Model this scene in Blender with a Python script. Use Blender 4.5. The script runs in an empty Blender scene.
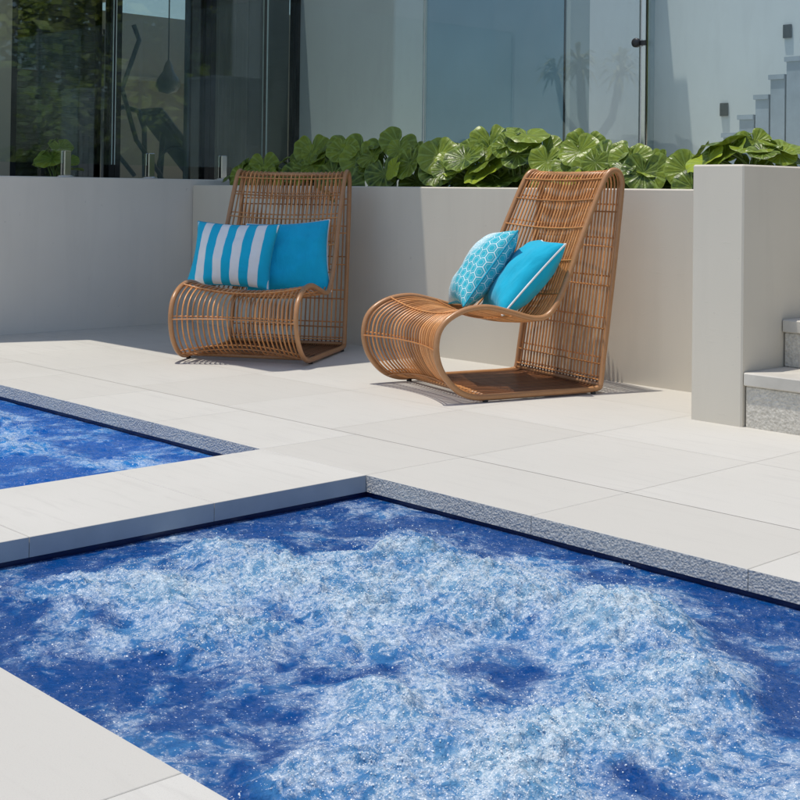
import bpy, math, random
import numpy as np
from mathutils import Vector, Matrix, noise as mnoise

random.seed(7)
rng = np.random.RandomState(11)
scene = bpy.context.scene
COL = scene.collection
PI = math.pi

# ------------------------------------------------------------------ helpers
class MB:
    """collects geometry for one mesh object"""
    def __init__(s):
        s.v = []; s.f = []; s.m = []; s.sm = []
    def face(s, idx, m=0, sm=False):
        s.f.append(idx); s.m.append(m); s.sm.append(sm)
    def quad(s, a, b, c, d, m=0):
        i = len(s.v); s.v += [a, b, c, d]; s.face((i, i+1, i+2, i+3), m)
    def box(s, x0, x1, y0, y1, z0, z1, m=0, bev=0.0):
        b = min(bev, (x1-x0)/2.01, (y1-y0)/2.01, (z1-z0)/2.01)
        if b <= 0:
            i = len(s.v)
            s.v += [(x0,y0,z0),(x1,y0,z0),(x1,y1,z0),(x0,y1,z0),(x0,y0,z1),(x1,y0,z1),(x1,y1,z1),(x0,y1,z1)]
            for q in ((0,3,2,1),(4,5,6,7),(0,1,5,4),(1,2,6,5),(2,3,7,6),(3,0,4,7)):
                s.face(tuple(i+k for k in q), m)
            return
        # chamfered box: 24 vertices
        X = (x0, x1); Y = (y0, y1); Z = (z0, z1)
        idx = {}
        for a in (0, 1):
            for bb in (0, 1):
                for c in (0, 1):
                    sx, sy, sz = (1-2*a)*b, (1-2*bb)*b, (1-2*c)*b
                    for ax, p in (('x', (X[a], Y[bb]+sy, Z[c]+sz)), ('y', (X[a]+sx, Y[bb], Z[c]+sz)), ('z', (X[a]+sx, Y[bb]+sy, Z[c]))):
                        idx[(a, bb, c, ax)] = len(s.v); s.v.append(p)
        g = lambda *k: idx[k]
        for a in (0, 1):
            q = [g(a,0,0,'x'), g(a,1,0,'x'), g(a,1,1,'x'), g(a,0,1,'x')]; s.face(tuple(q if a else q[::-1]), m)
            q = [g(0,a,0,'y'), g(1,a,0,'y'), g(1,a,1,'y'), g(0,a,1,'y')]; s.face(tuple(q[::-1] if a else q), m)
            q = [g(0,0,a,'z'), g(1,0,a,'z'), g(1,1,a,'z'), g(0,1,a,'z')]; s.face(tuple(q if a else q[::-1]), m)
        for a in (0, 1):
            for c in (0, 1):
                s.face((g(a,c,0,'x'), g(a,c,1,'x'), g(a,c,1,'y'), g(a,c,0,'y')), m)
                s.face((g(a,0,c,'x'), g(a,1,c,'x'), g(a,1,c,'z'), g(a,0,c,'z')), m)
                s.face((g(0,a,c,'y'), g(1,a,c,'y'), g(1,a,c,'z'), g(0,a,c,'z')), m)
        for a in (0, 1):
            for bb in (0, 1):
                for c in (0, 1):
                    s.face((g(a,bb,c,'x'), g(a,bb,c,'y'), g(a,bb,c,'z')), m)
    def tube(s, pts, r, n=8, closed=False, m=0, cap=True, up=None):
        pts = [Vector(p) for p in pts]
        N = len(pts)
        rr = r if hasattr(r, '__len__') else [r]*N
        base = len(s.v)
        nrm = None
        for i, p in enumerate(pts):
            if closed: t = pts[(i+1) % N]-pts[i-1]
            else: t = pts[min(i+1, N-1)]-pts[max(i-1, 0)]
            if t.length < 1e-9: t = Vector((0, 0, 1))
            t.normalize()
            if nrm is None:
                a = Vector(up) if up else (Vector((0, 0, 1)) if abs(t.z) < .9 else Vector((1, 0, 0)))
                nrm = (a - t*a.dot(t)).normalized()
            else:
                nrm = nrm - t*nrm.dot(t)
                nrm.normalize()
            bi = t.cross(nrm)
            for k in range(n):
                a = 2*PI*k/n
                s.v.append(tuple(p + (nrm*math.cos(a)+bi*math.sin(a))*rr[i]))
        for i in range(N if closed else N-1):
            j = (i+1) % N
            for k in range(n):
                k2 = (k+1) % n
                s.face((base+i*n+k, base+i*n+k2, base+j*n+k2, base+j*n+k), m, True)
        if cap and not closed:
            s.face(tuple(base+k for k in range(n))[::-1], m)
            s.face(tuple(base+(N-1)*n+k for k in range(n)), m)
    def lathe(s, prof, c=(0, 0, 0), n=20, m=0, smooth=True):
        base = len(s.v)
        for r, z in prof:
            for k in range(n):
                a = 2*PI*k/n
                s.v.append((c[0]+r*math.cos(a), c[1]+r*math.sin(a), c[2]+z))
        for i in range(len(prof)-1):
            for k in range(n):
                k2 = (k+1) % n
                s.face((base+i*n+k, base+i*n+k2, base+(i+1)*n+k2, base+(i+1)*n+k), m, smooth)
    def prism(s, poly, z0, z1, m=0):
        i = len(s.v); n = len(poly)
        s.v += [(x, y, z0) for x, y in poly]+[(x, y, z1) for x, y in poly]
        s.face(tuple(range(i, i+n))[::-1], m); s.face(tuple(range(i+n, i+2*n)), m)
        for k in range(n):
            s.face((i+k, i+(k+1) % n, i+n+(k+1) % n, i+n+k), m)
    def build(s, name, mats, parent=None, loc=None, rot=None, smooth=None):
        me = bpy.data.meshes.new(name)
        me.from_pydata(s.v, [], s.f)
        mats = mats if isinstance(mats, (list, tuple)) else [mats]
        for mt in mats: me.materials.append(mt)
        me.polygons.foreach_set('material_index', s.m)
        me.polygons.foreach_set('use_smooth', s.sm if smooth is None else [smooth]*len(s.f))
        me.update()
        o = bpy.data.objects.new(name, me)
        COL.objects.link(o)
        if parent: o.parent = parent
        if loc is not None: o.location = loc
        if rot is not None: o.rotation_euler = rot
        return o

def tag(o, label, cat, group=None):
    o['label'] = label; o['category'] = cat
    if group: o['group'] = group
    return o
def kind(o, k='structure'):
    o['kind'] = k; return o
def empty(name, loc=(0, 0, 0), rz=0.0):
    o = bpy.data.objects.new(name, None); COL.objects.link(o)
    o.empty_display_size = .1
    o.location = loc; o.rotation_euler = (0, 0, rz); return o
def copy_tree(o, parent=None):
    c = o.copy(); COL.objects.link(c)
    if parent is not None: c.parent = parent
    for ch in list(o.children): copy_tree(ch, c)
    return c

# ------------------------------------------------------------------ materials
class NT:
    def __init__(s, name):
        s.mat = bpy.data.materials.new(name); s.mat.use_nodes = True
        s.t = s.mat.node_tree; s.t.nodes.clear()
        s.out = s.n('ShaderNodeOutputMaterial')
    def n(s, typ, **kw):
        nd = s.t.nodes.new(typ)
        for k, v in kw.items():
            if k.startswith('i_'):
                nd.inputs[k[2:].replace('_', ' ')].default_value = v
            else: setattr(nd, k, v)
        return nd
    def l(s, a, b): s.t.links.new(a, b)
    def surf(s, sock): s.l(sock, s.out.inputs['Surface'])
    def coord(s, which='Object'): return s.n('ShaderNodeTexCoord').outputs[which]
    def mapped(s, scale=(1, 1, 1), rot=(0, 0, 0), which='Object', src=None):
        m = s.n('ShaderNodeMapping'); m.inputs['Scale'].default_value = scale; m.inputs['Rotation'].default_value = rot
        s.l(src or s.coord(which), m.inputs['Vector']); return m.outputs[0]
    def noise(s, vec, scale, detail=4, rough=.55, dist=0.0):
        nd = s.n('ShaderNodeTexNoise'); nd.inputs['Scale'].default_value = scale; nd.inputs['Detail'].default_value = detail
        nd.inputs['Roughness'].default_value = rough; nd.inputs['Distortion'].default_value = dist
        if vec: s.l(vec, nd.inputs['Vector'])
        return nd.outputs['Fac']
    def ramp(s, fac, stops, interp='LINEAR'):
        r = s.n('ShaderNodeValToRGB'); r.color_ramp.interpolation = interp
        e = r.color_ramp.elements
        while len(e) < len(stops): e.new(.5)
        for el, (p, c) in zip(e, stops):
            el.position = p
            el.color = (c, c, c, 1) if not hasattr(c, '__len__') else (*c, 1)
        s.l(fac, r.inputs[0]); return r.outputs[0]
    def mix(s, fac, a, b, typ='MIX'):
        m = s.n('ShaderNodeMix'); m.data_type = 'RGBA'; m.blend_type = typ
        for sock, v in ((m.inputs['Factor'], fac), (m.inputs['A'], a), (m.inputs['B'], b)):
            pass
        def put(sock, v):
            if hasattr(v, 'is_output'): s.l(v, sock)
            elif hasattr(v, '__len__'): sock.default_value = (*v, 1)
            else: sock.default_value = v
        put(m.inputs[0], fac); put(m.inputs[6], a); put(m.inputs[7], b)
        return m.outputs[2]
    def math(s, op, a, b=0.0, clamp=False):
        m = s.n('ShaderNodeMath', operation=op); m.use_clamp = clamp
        for i, v in enumerate((a, b)):
            if hasattr(v, 'is_output'): s.l(v, m.inputs[i])
            else: m.inputs[i].default_value = v
        return m.outputs[0]
    def bump(s, h, strength=.3, dist=.01, normal=None):
        b = s.n('ShaderNodeBump'); b.inputs['Strength'].default_value = strength; b.inputs['Distance'].default_value = dist
        s.l(h, b.inputs['Height'])
        if normal: s.l(normal, b.inputs['Normal'])
        return b.outputs[0]
    def bsdf(s, col, rough=.5, metal=0.0, normal=None, spec=.5, **kw):
        p = s.n('ShaderNodeBsdfPrincipled')
        def put(name, v):
            if hasattr(v, 'is_output'): s.l(v, p.inputs[name])
            elif hasattr(v, '__len__'): p.inputs[name].default_value = (*v, 1)
            else: p.inputs[name].default_value = v
        put('Base Color', col); put('Roughness', rough); put('Metallic', metal); put('Specular IOR Level', spec)
        for k, v in kw.items(): put(k.replace('_', ' '), v)
        if normal: s.l(normal, p.inputs['Normal'])
        return p.outputs[0]

def simple(name, col, rough=.5, metal=0.0, spec=.5, var=.12, scale=8.0, bump=0.0, bscale=60.0, **kw):
    t = NT(name)
    v = t.coord('Object')
    n1 = t.noise(v, scale, 5)
    c = t.mix(t.ramp(n1, [(.3, 0.0), (.7, 1.0)]), tuple(x*(1-var) for x in col), tuple(min(1, x*(1+var)) for x in col))
    nb = t.bump(t.noise(v, bscale, 4), bump, .004) if bump else None
    t.surf(t.bsdf(c, rough, metal, nb, spec, **kw)); return t.mat

# --- paving stone
def m_paving():
    t = NT('paving_stone'); g = t.n('ShaderNodeNewGeometry').outputs['Position']
    streak = t.noise(t.mapped((1.6, 14, 1), src=g), 2.2, 6, .6, .5)
    cloud = t.noise(g, 1.3, 4, .5)
    grain = t.noise(g, 420, 2, .6)
    rnd = t.n('ShaderNodeNewGeometry').outputs['Random Per Island']
    c = t.mix(t.ramp(cloud, [(.3, 0.), (.72, 1.)]), (.565, .549, .502), (.620, .603, .556))
    c = t.mix(t.ramp(streak, [(.34, .6), (.48, 0.)]), c, (.535, .518, .478))
    c = t.mix(t.math('MULTIPLY', t.math('POWER', rnd, 2.0), .7), c, (.52, .50, .452))
    c = t.mix(t.ramp(grain, [(.30, .55), (.44, 0.)]), c, (.46, .44, .41))
    spots = t.noise(g, 26, 3, .7)
    c = t.mix(t.ramp(spots, [(.66, 0.), (.78, .5)]), c, (.45, .42, .37))
    nb = t.bump(t.math('ADD', t.math('MULTIPLY', grain, .5), streak), .12, .003)
    t.surf(t.bsdf(c, .62, normal=nb, spec=.35)); return t.mat
# --- rock-face edge of the coping and the risers
def m_rock(name, a, b, scale=1.0, strength=1.0):
    t = NT(name); g = t.n('ShaderNodeNewGeometry').outputs['Position']
    n1 = t.noise(g, 70*scale, 6, .68, .6)
    vo = t.n('ShaderNodeTexVoronoi'); vo.inputs['Scale'].default_value = 95*scale; t.l(g, vo.inputs['Vector'])
    big = t.noise(g, 18*scale, 3)
    h = t.math('ADD', n1, t.math('MULTIPLY', vo.outputs['Distance'], .6))
    h = t.math('ADD', h, t.math('MULTIPLY', big, .7))
    c = t.mix(t.ramp(n1, [(.32, 0.), (.62, 1.)]), a, b)
    t.surf(t.bsdf(c, .75, normal=t.bump(h, strength, .012), spec=.3)); return t.mat
# --- trowelled wall render
def m_render(name, col, bump=.35):
    t = NT(name); g = t.n('ShaderNodeNewGeometry').outputs['Position']
    strk = t.noise(t.mapped((12, 12, 46), src=g), 1.6, 5, .62, .8)
    fine = t.noise(g, 190, 3, .6)
    cloud = t.noise(g, 1.1, 4)
    c = t.mix(t.ramp(cloud, [(.3, 0.), (.7, 1.)]), tuple(x*.95 for x in col), tuple(min(1, x*1.04) for x in col))
    dirt = t.noise(t.mapped((9, 9, .9), src=g), 1.0, 5, .6)
    c = t.mix(t.ramp(dirt, [(.52, 0.), (.85, .22)]), c, tuple(x*.70 for x in col))
    pock = t.noise(g, 33, 3, .5); c = t.mix(t.ramp(pock, [(.72, 0.), (.78, .35)]), c, tuple(x*.6 for x in col))
    h = t.math('ADD', t.math('MULTIPLY', t.ramp(strk, [(.60, 0.), (.72, 1.)]), .8), t.math('MULTIPLY', fine, .35))
    t.surf(t.bsdf(c, .8, normal=t.bump(h, bump, .003), spec=.25)); return t.mat
# --- thin architectural glass
def m_glass(name, tint, ior=1.5, rough=0.0):
    t = NT(name)
    g = t.n('ShaderNodeNewGeometry'); dt = t.n('ShaderNodeVectorMath', operation='DOT_PRODUCT')
    t.l(g.outputs['Normal'], dt.inputs[0]); t.l(g.outputs['Incoming'], dt.inputs[1])
    r0 = ((ior-1)/(ior+1))**2                      # Schlick, the same on both faces of the thin pane
    om = t.math('SUBTRACT', 1.0, t.math('ABSOLUTE', dt.outputs['Value']), clamp=True)
    fr = t.math('ADD', t.math('MULTIPLY', t.math('POWER', om, 5.0), 1-r0), r0)
    tr = t.n('ShaderNodeBsdfTransparent'); tr.inputs['Color'].default_value = (*tint, 1)
    gl = t.n('ShaderNodeBsdfGlossy'); gl.inputs['Roughness'].default_value = rough; gl.inputs['Color'].default_value = (.95, 1, 1, 1)
    mx = t.n('ShaderNodeMixShader')
    t.l(fr, mx.inputs[0]); t.l(tr.outputs[0], mx.inputs[1]); t.l(gl.outputs[0], mx.inputs[2])
    df = t.n('ShaderNodeBsdfDiffuse'); df.inputs['Color'].default_value = (.75, .78, .78, 1)
    pos = g.outputs['Position']
    sm = t.math('MULTIPLY', t.ramp(t.noise(t.mapped((3, 3, 1.1), src=pos), 2.2, 6, .65, .6), [(.45, 0.), (.8, 1.)]), .035)
    sp = t.math('MULTIPLY', t.ramp(t.noise(pos, 38, 2, .5), [(.74, 0.), (.80, 1.)]), .10)
    m2 = t.n('ShaderNodeMixShader'); t.l(t.math('ADD', sm, sp), m2.inputs[0]); t.l(mx.outputs[0], m2.inputs[1]); t.l(df.outputs[0], m2.inputs[2])
    t.surf(m2.outputs[0]); return t.mat
# --- rattan
def m_rattan(name, a, b):
    t = NT(name); g = t.n('ShaderNodeNewGeometry')
    v = t.coord('Object')
    n1 = t.noise(v, 26, 4, .6); n2 = t.noise(v, 240, 3)
    c = t.mix(t.ramp(n1, [(.3, 0.), (.7, 1.)]), a, b)
    c = t.mix(t.math('MULTIPLY', g.outputs['Random Per Island'], .9), c, tuple(x*.45 for x in a))
    c = t.mix(t.ramp(n2, [(.3, .35), (.5, 0.)]), c, tuple(x*.5 for x in a))
    t.surf(t.bsdf(c, .32, normal=t.bump(n2, .2, .002), spec=.6)); return t.mat
# --- fabrics
def weave(t, v, scale=520):
    w1 = t.n('ShaderNodeTexWave', bands_direction='X'); w1.inputs['Scale'].default_value = scale/6.28
    w2 = t.n('ShaderNodeTexWave', bands_direction='Y'); w2.inputs['Scale'].default_value = scale/6.28
    t.l(v, w1.inputs['Vector']); t.l(v, w2.inputs['Vector'])
    return t.math('ADD', w1.outputs['Fac'], w2.outputs['Fac'])
def m_fabric(name, col):
    t = NT(name); v = t.coord('Object')
    n = t.noise(v, 14, 4)
    fold = t.noise(t.mapped((9, 3, 3)), 2.0, 3, .5, 1.2)
    c = t.mix(t.ramp(n, [(.3, 0.), (.7, 1.)]), tuple(x*.93 for x in col), tuple(x*1.06 for x in col))
    nb = t.bump(weave(t, v), .12, .001); nb = t.bump(fold, .35, .02, nb)
    t.surf(t.bsdf(c, .85, normal=nb, spec=.15, Sheen_Weight=.15)); return t.mat
def m_striped(name, teal, white, period, phase):
    t = NT(name); v = t.coord('Object')
    sx = t.n('ShaderNodeSeparateXYZ'); t.l(v, sx.inputs[0])
    x = t.math('ADD', t.math('DIVIDE', sx.outputs['X'], period), phase)
    fr = t.math('FRACT', x)
    msk = t.math('GREATER_THAN', fr, .5)
    c = t.mix(msk, teal, white)
    fold = t.noise(t.mapped((4, 8, 3)), 1.6, 3, .5, 1.0)
    nb = t.bump(weave(t, v), .12, .001); nb = t.bump(fold, .3, .02, nb)
    t.surf(t.bsdf(c, .85, normal=nb, spec=.15, Sheen_Weight=.1)); return t.mat
def m_honeycomb(name, teal, white):
    t = NT(name); v = t.n('ShaderNodeAttribute', attribute_name='cloth').outputs['Vector']
    # honeycomb cells from two offset square lattices
    sc = t.mapped((1/.046, 1/.0797, 0), src=v)
    def cell(off):
        a = t.n('ShaderNodeVectorMath', operation='ADD'); t.l(sc, a.inputs[0]); a.inputs[1].default_value = off
        f = t.n('ShaderNodeVectorMath', operation='FRACTION'); t.l(a.outputs[0], f.inputs[0])
        s = t.n('ShaderNodeVectorMath', operation='SUBTRACT'); t.l(f.outputs[0], s.inputs[0]); s.inputs[1].default_value = (.5, .5, 0)
        m = t.n('ShaderNodeVectorMath', operation='MULTIPLY'); t.l(s.outputs[0], m.inputs[0]); m.inputs[1].default_value = (1, 1.73, 0)
        ab = t.n('ShaderNodeVectorMath', operation='ABSOLUTE'); t.l(m.outputs[0], ab.inputs[0])
        q = t.n('ShaderNodeSeparateXYZ'); t.l(ab.outputs[0], q.inputs[0])
        d = t.math('ADD', t.math('MULTIPLY', q.outputs['X'], .5), t.math('MULTIPLY', q.outputs['Y'], .866))
        return t.math('MAXIMUM', d, q.outputs['X'])
    d = t.math('MINIMUM', cell((0, 0, 0)), cell((.5, .5, 0)))
    line = t.ramp(d, [(.44, 0.), (.46, 1.)])
    ring = t.math('MULTIPLY', t.ramp(d, [(.24, 0.), (.26, 1.)]), t.ramp(d, [(.31, 1.), (.33, 0.)]))
    dots = t.n('ShaderNodeTexVoronoi'); dots.inputs['Scale'].default_value = 130; dots.inputs['Randomness'].default_value = .2
    t.l(v, dots.inputs['Vector'])
    sx = t.n('ShaderNodeSeparateXYZ'); t.l(v, sx.inputs[0])
    grad = t.math('ADD', t.math('MULTIPLY', sx.outputs['Y'], -1.2), t.math('MULTIPLY', sx.outputs['X'], 3.2))
    up = t.ramp(t.math('ADD', grad, .45), [(.3, 1.), (.72, 0.)])
    dm = t.math('MULTIPLY', t.ramp(dots.outputs['Distance'], [(.45, 1.), (.55, 0.)]), up)
    msk = t.math('MAXIMUM', t.math('MULTIPLY', line, .85), t.math('MAXIMUM', dm, t.math('MULTIPLY', ring, .3)))
    c = t.mix(msk, teal, white)
    nb = t.bump(weave(t, v), .12, .001)
    t.surf(t.bsdf(c, .85, normal=nb, spec=.15)); return t.mat
# --- leaves
def m_leaf(name, a, b):
    t = NT(name); g = t.n('ShaderNodeNewGeometry').outputs['Random Per Island']
    at = t.n('ShaderNodeAttribute', attribute_name='vein'); vein = at.outputs['Fac']
    v = t.coord('Object')
    c = t.mix(t.math('POWER', g, 1.9), a, b)
    c = t.mix(t.ramp(t.noise(v, 30, 4), [(.35, .0), (.75, .35)]), c, tuple(x*1.35 for x in b))
    c = t.mix(t.ramp(vein, [(.5, 0.), (1., .5)]), c, (.30, .42, .10))
    nb = t.bump(t.math('ADD', t.math('MULTIPLY', vein, -1.0), t.math('MULTIPLY', t.noise(v, 70, 3), .5)), .6, .006)
    p = t.bsdf(c, .34, normal=nb, spec=.4)
    tr = t.n('ShaderNodeBsdfTranslucent'); t.l(t.mix(.5, c, (.30, .42, .03)), tr.inputs['Color'])
    mx = t.n('ShaderNodeMixShader'); mx.inputs[0].default_value = .16
    t.l(p, mx.inputs[1]); t.l(tr.outputs[0], mx.inputs[2]); t.surf(mx.outputs[0]); return t.mat
# --- agitated water
def m_water(name, deep, mid, milk, white):
    t = NT(name); g = t.n('ShaderNodeNewGeometry').outputs['Position']
    foam = t.n('ShaderNodeAttribute', attribute_name='foam').outputs['Fac']
    def warp(src, scale, amt, detail=3):
        wn = t.n('ShaderNodeTexNoise'); wn.inputs['Scale'].default_value = scale; wn.inputs['Detail'].default_value = detail; t.l(src, wn.inputs['Vector'])
        ws = t.n('ShaderNodeVectorMath', operation='MULTIPLY_ADD')
        t.l(wn.outputs['Color'], ws.inputs[0]); ws.inputs[1].default_value = (amt, amt, amt); t.l(src, ws.inputs[2]); return ws.outputs[0]
    g1 = warp(g, 3.5, .16, 3); g2 = warp(g1, 14, .025, 3); g3 = warp(g, 40, .012, 2)
    lo = t.noise(g1, 5, 6, .58); md = t.noise(g2, 17, 7, .62); hi = t.noise(g3, 90, 5, .68)
    c0 = lambda x, k: t.math('MULTIPLY', t.math('SUBTRACT', x, .5), k)
    a0 = t.math('ADD', t.math('ADD', t.math('ADD', t.math('MULTIPLY', foam, 1.0), .01), c0(lo, 1.5)), c0(md, .9))
    A = t.ramp(a0, [(.02, 0.), (.50, .45), (1.10, 1.)])                       # milky, aerated water
    f0 = t.math('ADD', t.math('ADD', t.math('MULTIPLY', foam, .70), t.math('ADD', c0(md, 1.7), c0(lo, 1.1))), c0(hi, .8))
    F = t.ramp(f0, [(.50, 0.), (.84, .40), (1.14, 1.)])                      # froth
    # drifting filaments: ridges of two warped noises
    def ridge(vec, scale, a, b):
        r = t.math('SUBTRACT', 1.0, t.math('ABSOLUTE', c0(t.noise(vec, scale, 5, .6), 4.0)))
        return t.ramp(r, [(a, 0.), (b, 1.)])
    L1 = ridge(g2, 6, .74, .99); L2 = ridge(g2, 19, .70, .98)
    L = t.math('MULTIPLY', t.math('MAXIMUM', L1, t.math('MULTIPLY', L2, .8)), t.ramp(a0, [(-.1, .10), (.35, 1.)]))
    L = t.math('MULTIPLY', L, t.ramp(hi, [(.36, .15), (.56, 1.)]))
    dens = t.math('ADD', t.math('ADD', t.math('MULTIPLY', A, .07), t.math('MULTIPLY', F, .36)), t.math('MULTIPLY', L, .40))
    def specks(scale, r0, r1, gain, base):
        v = t.n('ShaderNodeTexVoronoi'); v.inputs['Scale'].default_value = scale; t.l(g3, v.inputs['Vector'])
        pk = t.n('ShaderNodeSeparateColor'); t.l(v.outputs['Color'], pk.inputs[0])
        on = t.math('LESS_THAN', pk.outputs[0], t.math('ADD', t.math('MULTIPLY', dens, gain), base))
        k = t.math('MULTIPLY', t.ramp(v.outputs['Distance'], [(r0, 1.), (r1, 0.)]), on)
        return t.math('MULTIPLY', k, t.math('ADD', t.math('MULTIPLY', pk.outputs[1], .75), .25)), v.outputs['Distance']
    s1, d1 = specks(230, .22, .46, 1.0, .002); s2, d2 = specks(110, .10, .26, .6, .001); s3, d3 = specks(420, .28, .62, 1.4, .004)
    S = t.math('MAXIMUM', t.math('MAXIMUM', s1, s2), t.math('MULTIPLY', s3, .8))
    c = t.mix(t.ramp(a0, [(-.22, 0.), (.38, 1.)]), deep, mid)
    c = t.mix(t.math('MULTIPLY', A, .90), c, milk)
    c = t.mix(t.math('MULTIPLY', L, .50), c, white)
    c = t.mix(t.math('MULTIPLY', F, .62), c, white)
    # clear windows between the bubbles, where the deeper water shows
    pit = t.math('MULTIPLY', t.ramp(hi, [(.33, .6), (.45, 0.)]), A)
    c = t.mix(pit, c, mid)
    c = t.mix(S, c, (.95, .96, .97))
    nb = t.bump(md, .40, .020)
    nb = t.bump(hi, .85, .007, nb)
    nb = t.bump(d1, .30, .003, nb)
    p = t.bsdf(c, t.math('ADD', t.math('MULTIPLY', F, .10), .04), normal=nb, spec=.38, IOR=1.33)
    t.surf(p); return t.mat

M = {}
M['paving'] = m_paving()
M['grout'] = simple('grout', (.42, .37, .28), .9)
M['rock'] = m_rock('rockface_edge', (.44, .43, .41), (.80, .77, .71), 1.7, .75)
M['edge'] = simple('honed_edge_water_cast', (.40, .42, .44), .5, var=.06, scale=14, bump=.08, bscale=120)  # smooth coping sides; blue water reflection and shade put into their colour
M['riser'] = m_rock('rockface_riser', (.50, .47, .41), (.72, .68, .60), 1.0, .6)
M['wall'] = m_render('garden_wall_render', (.68, .63, .535), .13)
M['wall_bounce'] = m_render('bounce_lit_render', (.74, .70, .635), .08)  # same garden render, paler: bounced light put into its colour
M['house'] = m_render('house_render', (.72, .72, .70), .15)
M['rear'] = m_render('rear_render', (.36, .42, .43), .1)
M['side'] = m_render('side_render', (.72, .74, .73), .1)
M['bluereflect'] = simple('blue_reflection', (.16, .26, .33), .12, var=.1, scale=1.5)  # bluer reflection of the fence glass put into this colour
M['beige'] = m_render('interior_plaster', (.42, .38, .30), .1)
M['tread'] = simple('tread_stone', (.58, .55, .49), .65, bump=.1, bscale=150)
M['soil'] = simple('planter_soil', (.035, .025, .018), .95, bump=.8, bscale=40, var=.4)
M['dark_frame'] = simple('dark_aluminium', (.018, .02, .023), .4, .6)
M['blind'] = simple('dark_blind_slat', (.02, .022, .026), .5)
M['curtain'] = simple('grey_curtain', (.16, .15, .135), .9)
M['steel'] = simple('brushed_steel', (.62, .61, .58), .22, 1.0, var=.05)
M['black'] = simple('black_plastic', (.02, .02, .022), .4)
M['gymgrey'] = simple('gym_metal', (.06, .063, .066), .35, .7)
M['vinyl'] = simple('black_vinyl', (.03, .03, .033), .38)
M['lampglass'] = simple('lamp_glass', (.22, .22, .2), .15, spec=.8)
M['fence_glass'] = m_glass('fence_glass', (.90, .95, .95))
M['door_glass'] = m_glass('door_glass', (.78, .80, .76), 1.75)
M['glass_edge'] = simple('glass_edge', (.45, .56, .54), .2, spec=.8)
M['rattan'] = m_rattan('rattan_cane', (.76, .31, .090), (.88, .44, .17))
M['rattan_shade'] = m_rattan('rattan_shade', (.20, .075, .026), (.28, .11, .04))  # cane of the base panel, with the seat's shade put into its colour
M['frame'] = m_rattan('rattan_frame', (.60, .285, .115), (.70, .37, .165))
M['teal'] = m_fabric('teal_fabric', (.010, .42, .62))
M['blue'] = m_fabric('azure_fabric', (.009, .47, .74))
M['white_cord'] = simple('white_piping', (.8, .8, .79), .8)
M['teal_cord'] = simple('teal_piping', (.01, .36, .52), .8)
M['stripe'] = m_striped('striped_fabric', (.012, .48, .72), (.88, .88, .87), .1, .25)
M['comb'] = m_honeycomb('honeycomb_fabric', (.035, .44, .56), (.72, .82, .84))
M['leaf'] = m_leaf('glossy_leaf', (.018, .052, .007), (.36, .45, .034))
M['stem'] = simple('leaf_stalk', (.14, .22, .05), .5)
M['pooltile'] = simple('navy_pool_tile', (.008, .015, .07), .25, scale=60)
M['water1'] = m_water('spa_water', (.0012, .056, .235), (.003, .120, .38), (.16, .345, .50), (.82, .88, .91))
M['water2'] = m_water('pool_water', (.0012, .095, .40), (.002, .19, .58), (.10, .33, .60), (.72, .80, .87))
M['drop'] = simple('water_droplet', (.85, .88, .9), .06, spec=1.0, var=.05)
M['lawn'] = simple('lawn', (.05, .09, .03), .9, var=.4, scale=3)
M['stair_shade'] = simple('stair_stone_shade', (.34, .39, .45), .7, bump=.2)  # far stairs, their bluish shadow put into the stone colour
M['bark'] = simple('bark', (.16, .12, .09), .9, bump=.6, bscale=20)
M['palebark'] = simple('pale_bark', (.60, .56, .48), .9)
M['treeleaf'] = simple('tree_leaf', (.24, .30, .025), .5, var=.5, scale=1.5)
M['palmleaf'] = simple('palm_leaf', (.58, .54, .24), .5, var=.3)

# ------------------------------------------------------------------ paving, pools
P1 = (-2.967, -0.55, 1.108, 2.663)          # spa: x0 x1 y0 y1
P2 = (-5.57, -3.485, 1.108, 2.663)          # pool behind it on the left
GAP = .0022
ZB = -.05
XW = -7.1; YW = 4.845; YP = 4.265; XP = -2.694; XPL = -2.916
cop = MB(); pav = MB()
def tile(mb, x0, x1, y0, y1, edges=''):
    """coping slab: sides facing water get the rock-face material"""
    g = GAP/2
    a, b, c, d = x0+g, x1-g, y0+g, y1-g
    if 'w' in edges: a = x0
    if 'e' in edges: b = x1
    if 's' in edges: c = y0
    if 'n' in edges: d = y1
    e = .0012
    mb.quad((a+e, c+e, 0), (b-e, c+e, 0), (b-e, d-e, 0), (a+e, d-e, 0), 0)
    ring = [(a, c), (b, c), (b, d), (a, d)]; inn = [(a+e, c+e), (b-e, c+e), (b-e, d-e), (a+e, d-e)]
    for k in range(4):
        p, q = ring[k], ring[(k+1) % 4]; pi, qi = inn[k], inn[(k+1) % 4]
        mb.quad((*p, -e), (*q, -e), (*qi, 0), (*pi, 0), 0)
        mb.quad((*p, ZB), (*q, ZB), (*q, -e), (*p, -e), (1 if ('s', 'e', 'n', 'w')[k] in 'sn' else 2) if ('s', 'e', 'n', 'w')[k] in edges else 0)
    mb.quad((a, d, ZB), (b, d, ZB), (b, c, ZB), (a, c, ZB), 0)
def row(a, b, joints):
    js = sorted([a]+[j for j in joints if a+1e-4 < j < b-1e-4]+[b]); return list(zip(js[:-1], js[1:]))
YB = 3.077
xj = [-2.967+.6527*k for k in range(-0, 9)] + [-3.485-.652*k for k in range(0, 9)]
for a, b in row(-5.98, 2.3, xj):
    over = (a >= P1[0]-.01 and b <= P1[1]+.6) or (a >= P2[0]-.5 and b <= P2[1]+.01)
    tile(cop, a, b, 2.663, YB, 's' if over else '')
yj = [2.111, 1.566, 1.02]
for a, b in row(P1[2], 2.663, yj): tile(cop, P2[1], P1[0], a, b, 'ew')
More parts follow.
